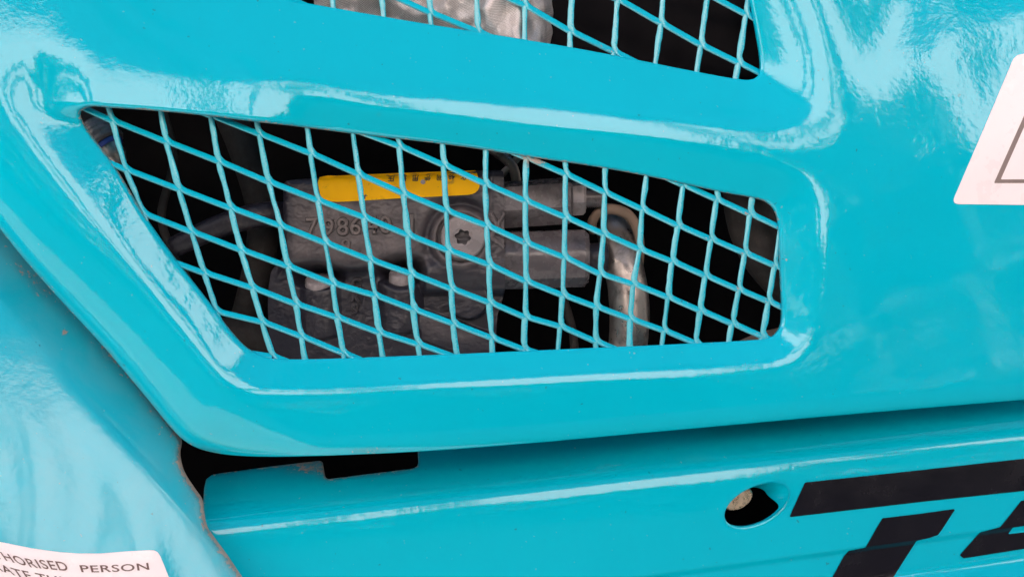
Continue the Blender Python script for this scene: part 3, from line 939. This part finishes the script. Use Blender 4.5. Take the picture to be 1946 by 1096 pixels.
def cast_light(X, Y):  # lit upper face and shaded lower wall put into one paint's colour
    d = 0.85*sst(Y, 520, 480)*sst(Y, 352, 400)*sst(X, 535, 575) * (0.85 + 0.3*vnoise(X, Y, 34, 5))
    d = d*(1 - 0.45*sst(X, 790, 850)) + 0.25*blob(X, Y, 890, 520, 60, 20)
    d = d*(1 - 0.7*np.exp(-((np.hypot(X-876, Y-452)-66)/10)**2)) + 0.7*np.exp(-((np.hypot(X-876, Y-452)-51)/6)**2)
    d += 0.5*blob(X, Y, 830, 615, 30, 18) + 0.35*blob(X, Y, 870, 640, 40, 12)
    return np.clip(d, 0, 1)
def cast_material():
    m, N, L, B = mat_new('cast_iron_painted_light')
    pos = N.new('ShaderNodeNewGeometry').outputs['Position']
    a = N.new('ShaderNodeAttribute'); a.attribute_name = 'dust_or_light'
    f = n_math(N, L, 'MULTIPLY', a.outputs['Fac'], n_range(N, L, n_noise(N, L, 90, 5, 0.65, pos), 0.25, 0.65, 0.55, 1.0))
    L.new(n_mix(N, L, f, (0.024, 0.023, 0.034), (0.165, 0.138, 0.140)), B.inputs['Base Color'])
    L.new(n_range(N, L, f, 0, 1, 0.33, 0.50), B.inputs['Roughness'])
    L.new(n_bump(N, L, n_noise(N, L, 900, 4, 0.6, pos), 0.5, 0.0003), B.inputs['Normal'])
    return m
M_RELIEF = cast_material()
M_FIG = plain('pale_cast_figure', (0.15, 0.122, 0.12), 0.4, var=0.15, bump=0.5, bscale=500)  # matches the lit tone painted on the casting face
def vcyl(name, fr, x, y0, y1, r, zc, mat, parent, n=28):
    """upright round part"""
    V = []; F = []
    rows = [(y0, r*0.86), (y0+4, r*0.97), (y0+9, r), (y1-8, r), (y1-3, r*0.96), (y1, r*0.82)]
    for (yy, rr) in rows:
        for k in range(n):
            a = 2*math.pi*k/n
            V.append(fr(x + rr*math.cos(a), yy + 0.4*rr*math.sin(a), zc + rr*math.sin(a)))
    for i in range(len(rows)-1):
        for k in range(n): F.append([i*n+k, i*n+(k+1) % n, (i+1)*n+(k+1) % n, (i+1)*n+k])
    F.append(list(range(n))[::-1]); F.append([(len(rows)-1)*n+k for k in range(n)])
    return new_obj(name, V, F, mat, parent)
def casting():
    global at
    keep = at
    at = lambda px, py, z: FV(px, py, z)
    clip_sheet('casting', 490, 970, 315, 730, 1.7, cast_z, lambda X, Y: dist_poly(X, Y, VOUT), 150, M_RELIEF, valve, {'dust_or_light': cast_light})
    at = keep
casting()
vcyl('port_plug', FV, 598, 526, 560, 27, -50, M_PLUG, valve)
vcyl('port_plug', FV, 757, 514, 548, 23, -48, M_PLUG, valve)
# shoulder carrying the horizontal spool
def hcyl(name, fr, x0, x1, y, r, zc, mat, parent, n=28, sides=None, phase=0.0, slope=-0.06, ch=5, smooth=True):
    V = []; F = []; n = sides or n
    rows = [(x0, r*0.90), (x0+ch*0.4, r), (x1-ch, r), (x1, r*0.84)]
    for (xx, rr) in rows:
        for k in range(n):
            a = 2*math.pi*k/n + phase
            V.append(fr(xx, y + slope*(xx-x0) + rr*math.sin(a), zc + rr*math.cos(a)))
    for i in range(len(rows)-1):
        for k in range(n): F.append([i*n+k, i*n+(k+1) % n, (i+1)*n+(k+1) % n, (i+1)*n+k])
    F.append(list(range(n))[::-1]); F.append([(len(rows)-1)*n+k for k in range(n)])
    o = new_obj(name, V, F, mat, parent, smooth)
    try: o.data.set_sharp_from_angle(angle=R_(35))
    except Exception: pass
    return o
hcyl('hex_fitting', FV, 956, 1090, 386, 47, -52, M_MACH, valve, sides=6, phase=R_(18), slope=-0.07)
hcyl('lock_nut', FV, 1088, 1116, 374, 34, -52, M_PLUG, valve, sides=6, phase=R_(18))
# threaded stud
def stud():
    V = []; F = []; n = 20; rows = []
    x = 1114
    while x < 1152:
        rows += [(x, 19.5), (x+2.0, 16.5)]; x += 4
    for xx, rr in rows:
        for k in range(n):
            a = 2*math.pi*k/n
            V.append(FV(xx, 374 - 0.06*(xx-1114) + rr*math.sin(a), -52 + rr*math.cos(a)))
    for i in range(len(rows)-1):
        for k in range(n): F.append([i*n+k, i*n+(k+1) % n, (i+1)*n+(k+1) % n, (i+1)*n+k])
    new_obj('threaded_stud', V, F, M_MACH, valve)
stud()
hcyl('spool_cap', FV, 956, 1122, 493, 58, -60, M_MACH, valve, slope=-0.03, ch=9, sides=10, phase=R_(6))
hcyl('cap_plug', FV, 1120, 1160, 490, 30, -66, M_CAST_SHADED, valve, ch=6)
# hex plug with star socket
ring_solid('dark_ring', FV, (880, 451), [(46, 4), (45.5, 5.2), (38, 5.2)], 48, M_OUTLINE, valve, cap=False)  # flat dark ring around the plug
def star_plug():
    n = 60; V = []; F = []
    def star(r1, r2):
        out = []
        for k in range(n):
            a = 2*math.pi*k/n
            f = 0.5 + 0.5*math.cos(6*a)
            r = r2 + (r1-r2)*f**1.0
            out.append((r*math.cos(a+0.2), r*math.sin(a+0.2)))
        return out
    circ = lambda r: [(r*math.cos(2*math.pi*k/n), r*math.sin(2*math.pi*k/n)) for k in range(n)]
    rings = [(circ(42), -10), (circ(42), 7), (circ(39.5), 10), (circ(37), 10.3), (circ(19), 10.3), (circ(17.5), 9.0), (star(15.5, 12), 8.5)]
    for ring, z in rings:
        for (u, v) in ring: V.append(FV(880+u, 451+v, z))
    for i in range(len(rings)-1):
        for k in range(n): F.append([i*n+k, i*n+(k+1) % n, (i+1)*n+(k+1) % n, (i+1)*n+k])
    o = new_obj('socket_plug', V, F, M_PLUG, valve)
    o.data.set_sharp_from_angle(angle=R_(30))
star_plug()
def star_recess():
    n = 60; V = []; F = []
    for (r1, r2, z) in ((15.5, 12, 8.3), (14.8, 11.4, -18)):
        for k in range(n):
            a = 2*math.pi*k/n; r = r2 + (r1-r2)*(0.5 + 0.5*math.cos(6*a))
            V.append(FV(880 + r*math.cos(a+0.2), 451 + r*math.sin(a+0.2), z))
    for k in range(n): F.append([k, (k+1) % n, n+(k+1) % n, n+k])
    new_obj('star_recess', V, F, M_DARK, valve)  # near-black walls put the socket's shade into the colour
star_recess()
ring_solid('socket_bottom', FV, (880, 451), [(17, -5), (16, -22), (0.5, -24)], 24, M_DARK, valve)  # near-black floor, socket shade in the colour
# X-shaped cast rib
for (p, q) in (((932, 404), (958, 452)), ((958, 404), (932, 452)), ((934, 452), (958, 470))):
    p = np.array(p, float); q = np.array(q, float); t = (q-p)/np.linalg.norm(q-p); nn = np.array([-t[1], t[0]])*4
    prism('cast_rib', FV, [p-nn, q-nn, q+nn, p+nn], 6, -6, 2.5, M_CAST, valve)
# raised figures
def cast_text(body_, x, y, h, ang, z, name='cast_figure', sp=1.0, mat=None, bold=0.02):
    V, F = text_mesh(body_, 1.0, bold, extrude=0.03, bevel=0.02, space=sp)
    s = h/0.70; co, si = math.cos(R_(ang)), math.sin(R_(ang))
    u, v = V[:, 0]*s, -V[:, 1]*s
    W = FV(x+u*co-v*si, y+u*si+v*co, z + V[:, 2]*s*2.2)
    new_obj(name, W, F, mat or M_FIG, valve)
    V, F = text_mesh(body_, 1.0, bold + 0.07, space=sp)
    V[:, 0] -= 0.0
    u, v = V[:, 0]*s, -V[:, 1]*s
    W = FV(x+u*co-v*si, y+u*si+v*co, z - 1.2 + V[:, 2])
    new_obj('figure_outline', W, F, M_OUTLINE, valve)  # wider flat dark outline laid under the raised figure
for ch_, x_, y_ in (('7', 582, 447), ('9', 614, 448), ('8', 641, 447), ('6', 665, 446), ('4', 696, 444), ('0', 722, 443), ('1', 772, 440)):
    cast_text(ch_, x_, y_, 32, -2, 1.6, bold=-0.005)
cast_text('9', 648, 481, 27, 0, 0.5, bold=-0.01)
for ch_, y_ in (('C', 545), ('K', 571), ('S', 595)):
    cast_text(ch_, 662, y_, 17, 8, -38.5, mat=M_CAST_SHADED, bold=0.02)
# yellow label bent over the top edge of the casting
def label_z(X, Y):
    return 2.2 + 0*X - 14*(1-np.sqrt(np.clip(1-np.clip((351 - 0.035*(X-606) - Y)/14, 0, 1)**2, 0.02, 1)))
def yellow():
    P = spline([(606, 336), (640, 333), (760, 328), (900, 323), (904, 323.5), (908, 335), (912, 350), (908, 362), (898, 369), (880, 371), (760, 377), (660, 383), (625, 383), (612, 376), (607, 362)], 2)
    xs = np.arange(600, 918, 4.0); ys = np.arange(318, 388, 3.0)
    X, Y = np.meshgrid(xs, ys); F0 = dist_poly(X, Y, P)
    # reuse the sheet trimmer in the valve's own frame
    global at
    keep = at
    at = lambda px, py, z: FV(px, py, z)
    clip_sheet('yellow_label', 600, 918, 318, 388, 2.0, label_z, lambda X, Y: dist_poly(X, Y, P), 0.5, M_YELLOW, valve)
    at = keep
yellow()
for ch_, x_ in (('压', 750), ('量', 773), ('用', 796), ('使', 819), ('间', 841), ('48', 865), ('化', 887)):
    V, F = text_mesh(ch_, 1.0, 0.02)
    V[:, 0] -= V[:, 0].min(); V[:, 1] -= V[:, 1].min()
    s_ = 12.5/max(0.6, V[:, 1].max())*(0.95 if ord(ch_[0]) > 255 else 0.75)
    X = x_ - V[:, 0]*s_; Y = 333.0 - 0.012*(x_-763) + V[:, 1]*s_
    new_obj('printed_character', FV(X, Y, label_z(X, Y) + 1.2), F, M_INK, valve, smooth=False)
prn = ring_solid('label_hole', FV, (804, 346), [(4.6, 2.3), (4.2, 3.0), (0.3, 3.0)], 16, M_PLUG, valve)

# ------------------------------------------------------------------ pipes, hoses
def sweep(name, fr, path, radii, mat, parent=None, n=20, sub=6, ribs=0.0):
    P = np.array(path, float); rr = np.array(radii, float)
    Q = spline(P, sub, closed=False)
    tt = np.linspace(0, len(P)-1, len(Q)); R = np.interp(tt, np.arange(len(P)), rr)
    T = np.gradient(Q, axis=0); T /= np.linalg.norm(T, axis=1)[:, None]
    V = []; F = []
    for i in range(len(Q)):
        t = T[i]; a = np.array([0, 0, 1.0]); a = a - t*np.dot(a, t)
        if np.linalg.norm(a) < 1e-3: a = np.array([1., 0, 0])
        a /= np.linalg.norm(a); b = np.cross(t, a)
        r = R[i] * (1 + ribs*math.sin(i*1.9))
        for k in range(n):
            g = 2*math.pi*k/n
            p = Q[i] + (a*math.cos(g) + b*math.sin(g))*r
            V.append(fr(p[0], p[1], p[2]))
    for i in range(len(Q)-1):
        for k in range(n): F.append([i*n+k, i*n+(k+1) % n, (i+1)*n+(k+1) % n, (i+1)*n+k])
    F.append(list(range(n))[::-1]); F.append([(len(Q)-1)*n+k for k in range(n)])
    return new_obj(name, V, F, mat, parent)

FP = Frame(-230.0)
pipe = sweep('bent_steel_pipe', FP, [(1160, 405, -90), (1172, 445, -40), (1182, 490, -8), (1192, 545, 4), (1196, 600, 6), (1193, 660, 0), (1190, 740, -30)],
             [30, 34, 37, 38, 38, 37, 36], M_STEEL)
tag(pipe, 'thick dull steel pipe bending down beside the grey valve block', 'pipe')
band = sweep('curved_brown_tube', FP, [(1128, 440, -20), (1126, 420, 0), (1140, 402, 10), (1165, 398, 10), (1192, 408, 8), (1208, 430, 4), (1216, 460, -4), (1218, 520, -40)],
             [8, 9, 9.5, 10, 10, 9.5, 9, 8], M_TAN)
tag(band, 'thin curved brown tube looping over the thick steel pipe', 'pipe')
hose = sweep('black_hose', Frame(-260), [(1420, 300, 30), (1412, 360, 20), (1428, 430, 10), (1462, 490, 0), (1530, 560, -20)], [38, 42, 46, 48, 48], M_RUBBER)
tag(hose, 'dusty black hose behind the right end of the lower vent mesh', 'hose')
tan = sweep('dusty_brown_hose', Frame(-240), [(1330, 740, -30), (1400, 690, 0), (1460, 662, 0), (1540, 650, -20)], [34, 36, 34, 34], M_TAN)
tag(tan, 'dusty brown hose in the lower right corner of the lower vent', 'hose')

# left fitting
FL = Frame(-190.0)
fit = empty('hose_fitting', FL(205, 320, -10))
tag(fit, 'silver hose fitting with a blue ring in the upper left corner of the lower vent', 'hose fitting')
sweep('hose_end', FL, [(150, 195, -60), (172, 225, -20), (190, 252, 0)], [34, 34, 33], M_RUBBER, fit, ribs=0.02)
sweep('crimped_sleeve', FL, [(180, 240, 0), (192, 258, 4), (206, 276, 8)], [38, 39, 36], M_MACH, fit, ribs=0.02)
sweep('coloured_ring', FL, [(206, 276, 8), (211, 283, 9)], [30, 29], M_BLUE, fit)
sweep('nipple', FL, [(209, 280, 10), (222, 299, 12), (232, 314, 12)], [24, 23, 15], M_STEEL, fit)

# a few dim parts deep in the bay
def dim(name, label, cat, zr, path, radii, mat):
    o = sweep(name, Frame(zr), path, radii, mat); tag(o, label, cat)
dim('return_hose', 'dark hose running down behind the left half of the mesh', 'hose', -330, [(420, 180, 0), (470, 300, 0), (500, 420, 0), (480, 560, 0), (430, 720, 0)], [30, 30, 30, 30, 30], M_RUBBER)
dim('side_hose', 'dark hose crossing behind the bottom left of the mesh', 'hose', -270, [(380, 640, 0), (480, 640, 0), (560, 665, 0), (640, 740, 0)], [34, 36, 36, 36], M_RUBBER)
dim('cross_tube', 'thin dark tube crossing above the grey valve block', 'pipe', -300, [(860, 230, 0), (930, 280, 10), (975, 320, 10), (985, 400, -20)], [10, 10, 10, 10], M_STEEL)
dim('bleed_tube', 'short thin tube crossing the dark tube above the hexagonal fitting', 'pipe', -290, [(1010, 270, 0), (975, 310, 0), (940, 345, 0)], [7, 7, 7], M_STEEL)
dim('wiring_cable', 'thin black cable hanging at the far left of the lower vent', 'cable', -300, [(300, 180, 0), (330, 300, 0), (310, 420, 10), (360, 540, 0), (420, 700, 0)], [8, 8, 8, 8, 8], M_RUBBER)
dim('ribbed_cable_sleeve', 'dark ribbed cable sleeve crossing left of the grey valve block', 'cable sleeve', -250, [(330, 470, 0), (420, 430, 10), (500, 410, 20), (560, 405, -40)], [20, 22, 24, 24], M_CAST_SHADED)
dim('drain_pipe', 'short thin dark drain pipe below the lock nut, beside the bent steel pipe', 'pipe', -300, [(1060, 540, 0), (1078, 590, 0), (1090, 640, 0), (1092, 720, 0)], [7, 8, 8, 8], M_RUBBER)
lowfit = ring_solid('round_port', Frame(-210), (893, 664), [(34, -60), (34, -4), (30, 0), (19, 0), (17, -4), (16, -40)], 32, M_MACH, None)
tag(lowfit, 'round dark port under the valve block at the bottom edge of the vent', 'port')

# ------------------------------------------------------------------ upper vent contents
def wrap():
    fr = Frame(-150.0)
    nu, nv = 90, 50
    V = []; F = []; UV = []
    for j in range(nv+1):
        for i in range(nu+1):
            u = i/nu; v = j/nv
            x = 600 + 455*u; a = math.pi*(v*0.94)
            y = 150 + 8*math.sin(u*9) - 260*(1-math.cos(a))/2 - 0.0*x
            y = y - 60*(1-u)
            p = Vector((x*0.012, y*0.012, 0.3))
            bul = 26*mnoise.noise(p*1.3) + 24*mnoise.noise(p*3.0) + 12*math.sin(u*17.0 + v*3)
            fold = -22*math.exp(-((u-0.40 - 0.12*v)/0.035)**2) - 18*math.exp(-((u-0.90)/0.03)**2)
            z = 70*math.sin(a) + bul + fold - 130*max(0, (u-0.86)/0.14)**2 - 40*(abs(u-0.5)*2)**4
            V.append(fr(x, y, z)); UV.append((u*1.9, v*1.7))
    for j in range(nv):
        for i in range(nu):
            a = j*(nu+1)+i; F.append([a, a+1, a+nu+2, a+nu+1])
    o = new_obj('silver_heat_wrap', V, F, M_CLOTH)
    lay = o.data.uv_layers.new(name='UVMap')
    for lp in o.data.loops: lay.data[lp.index].uv = UV[lp.vertex_index]
    tag(o, 'crumpled silver woven heat wrap behind the upper vent mesh', 'heat wrap')
wrap()
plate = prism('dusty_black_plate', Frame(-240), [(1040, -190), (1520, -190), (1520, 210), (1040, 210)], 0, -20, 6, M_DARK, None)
tag(plate, 'dusty black plate behind the right part of the upper vent mesh', 'plate')
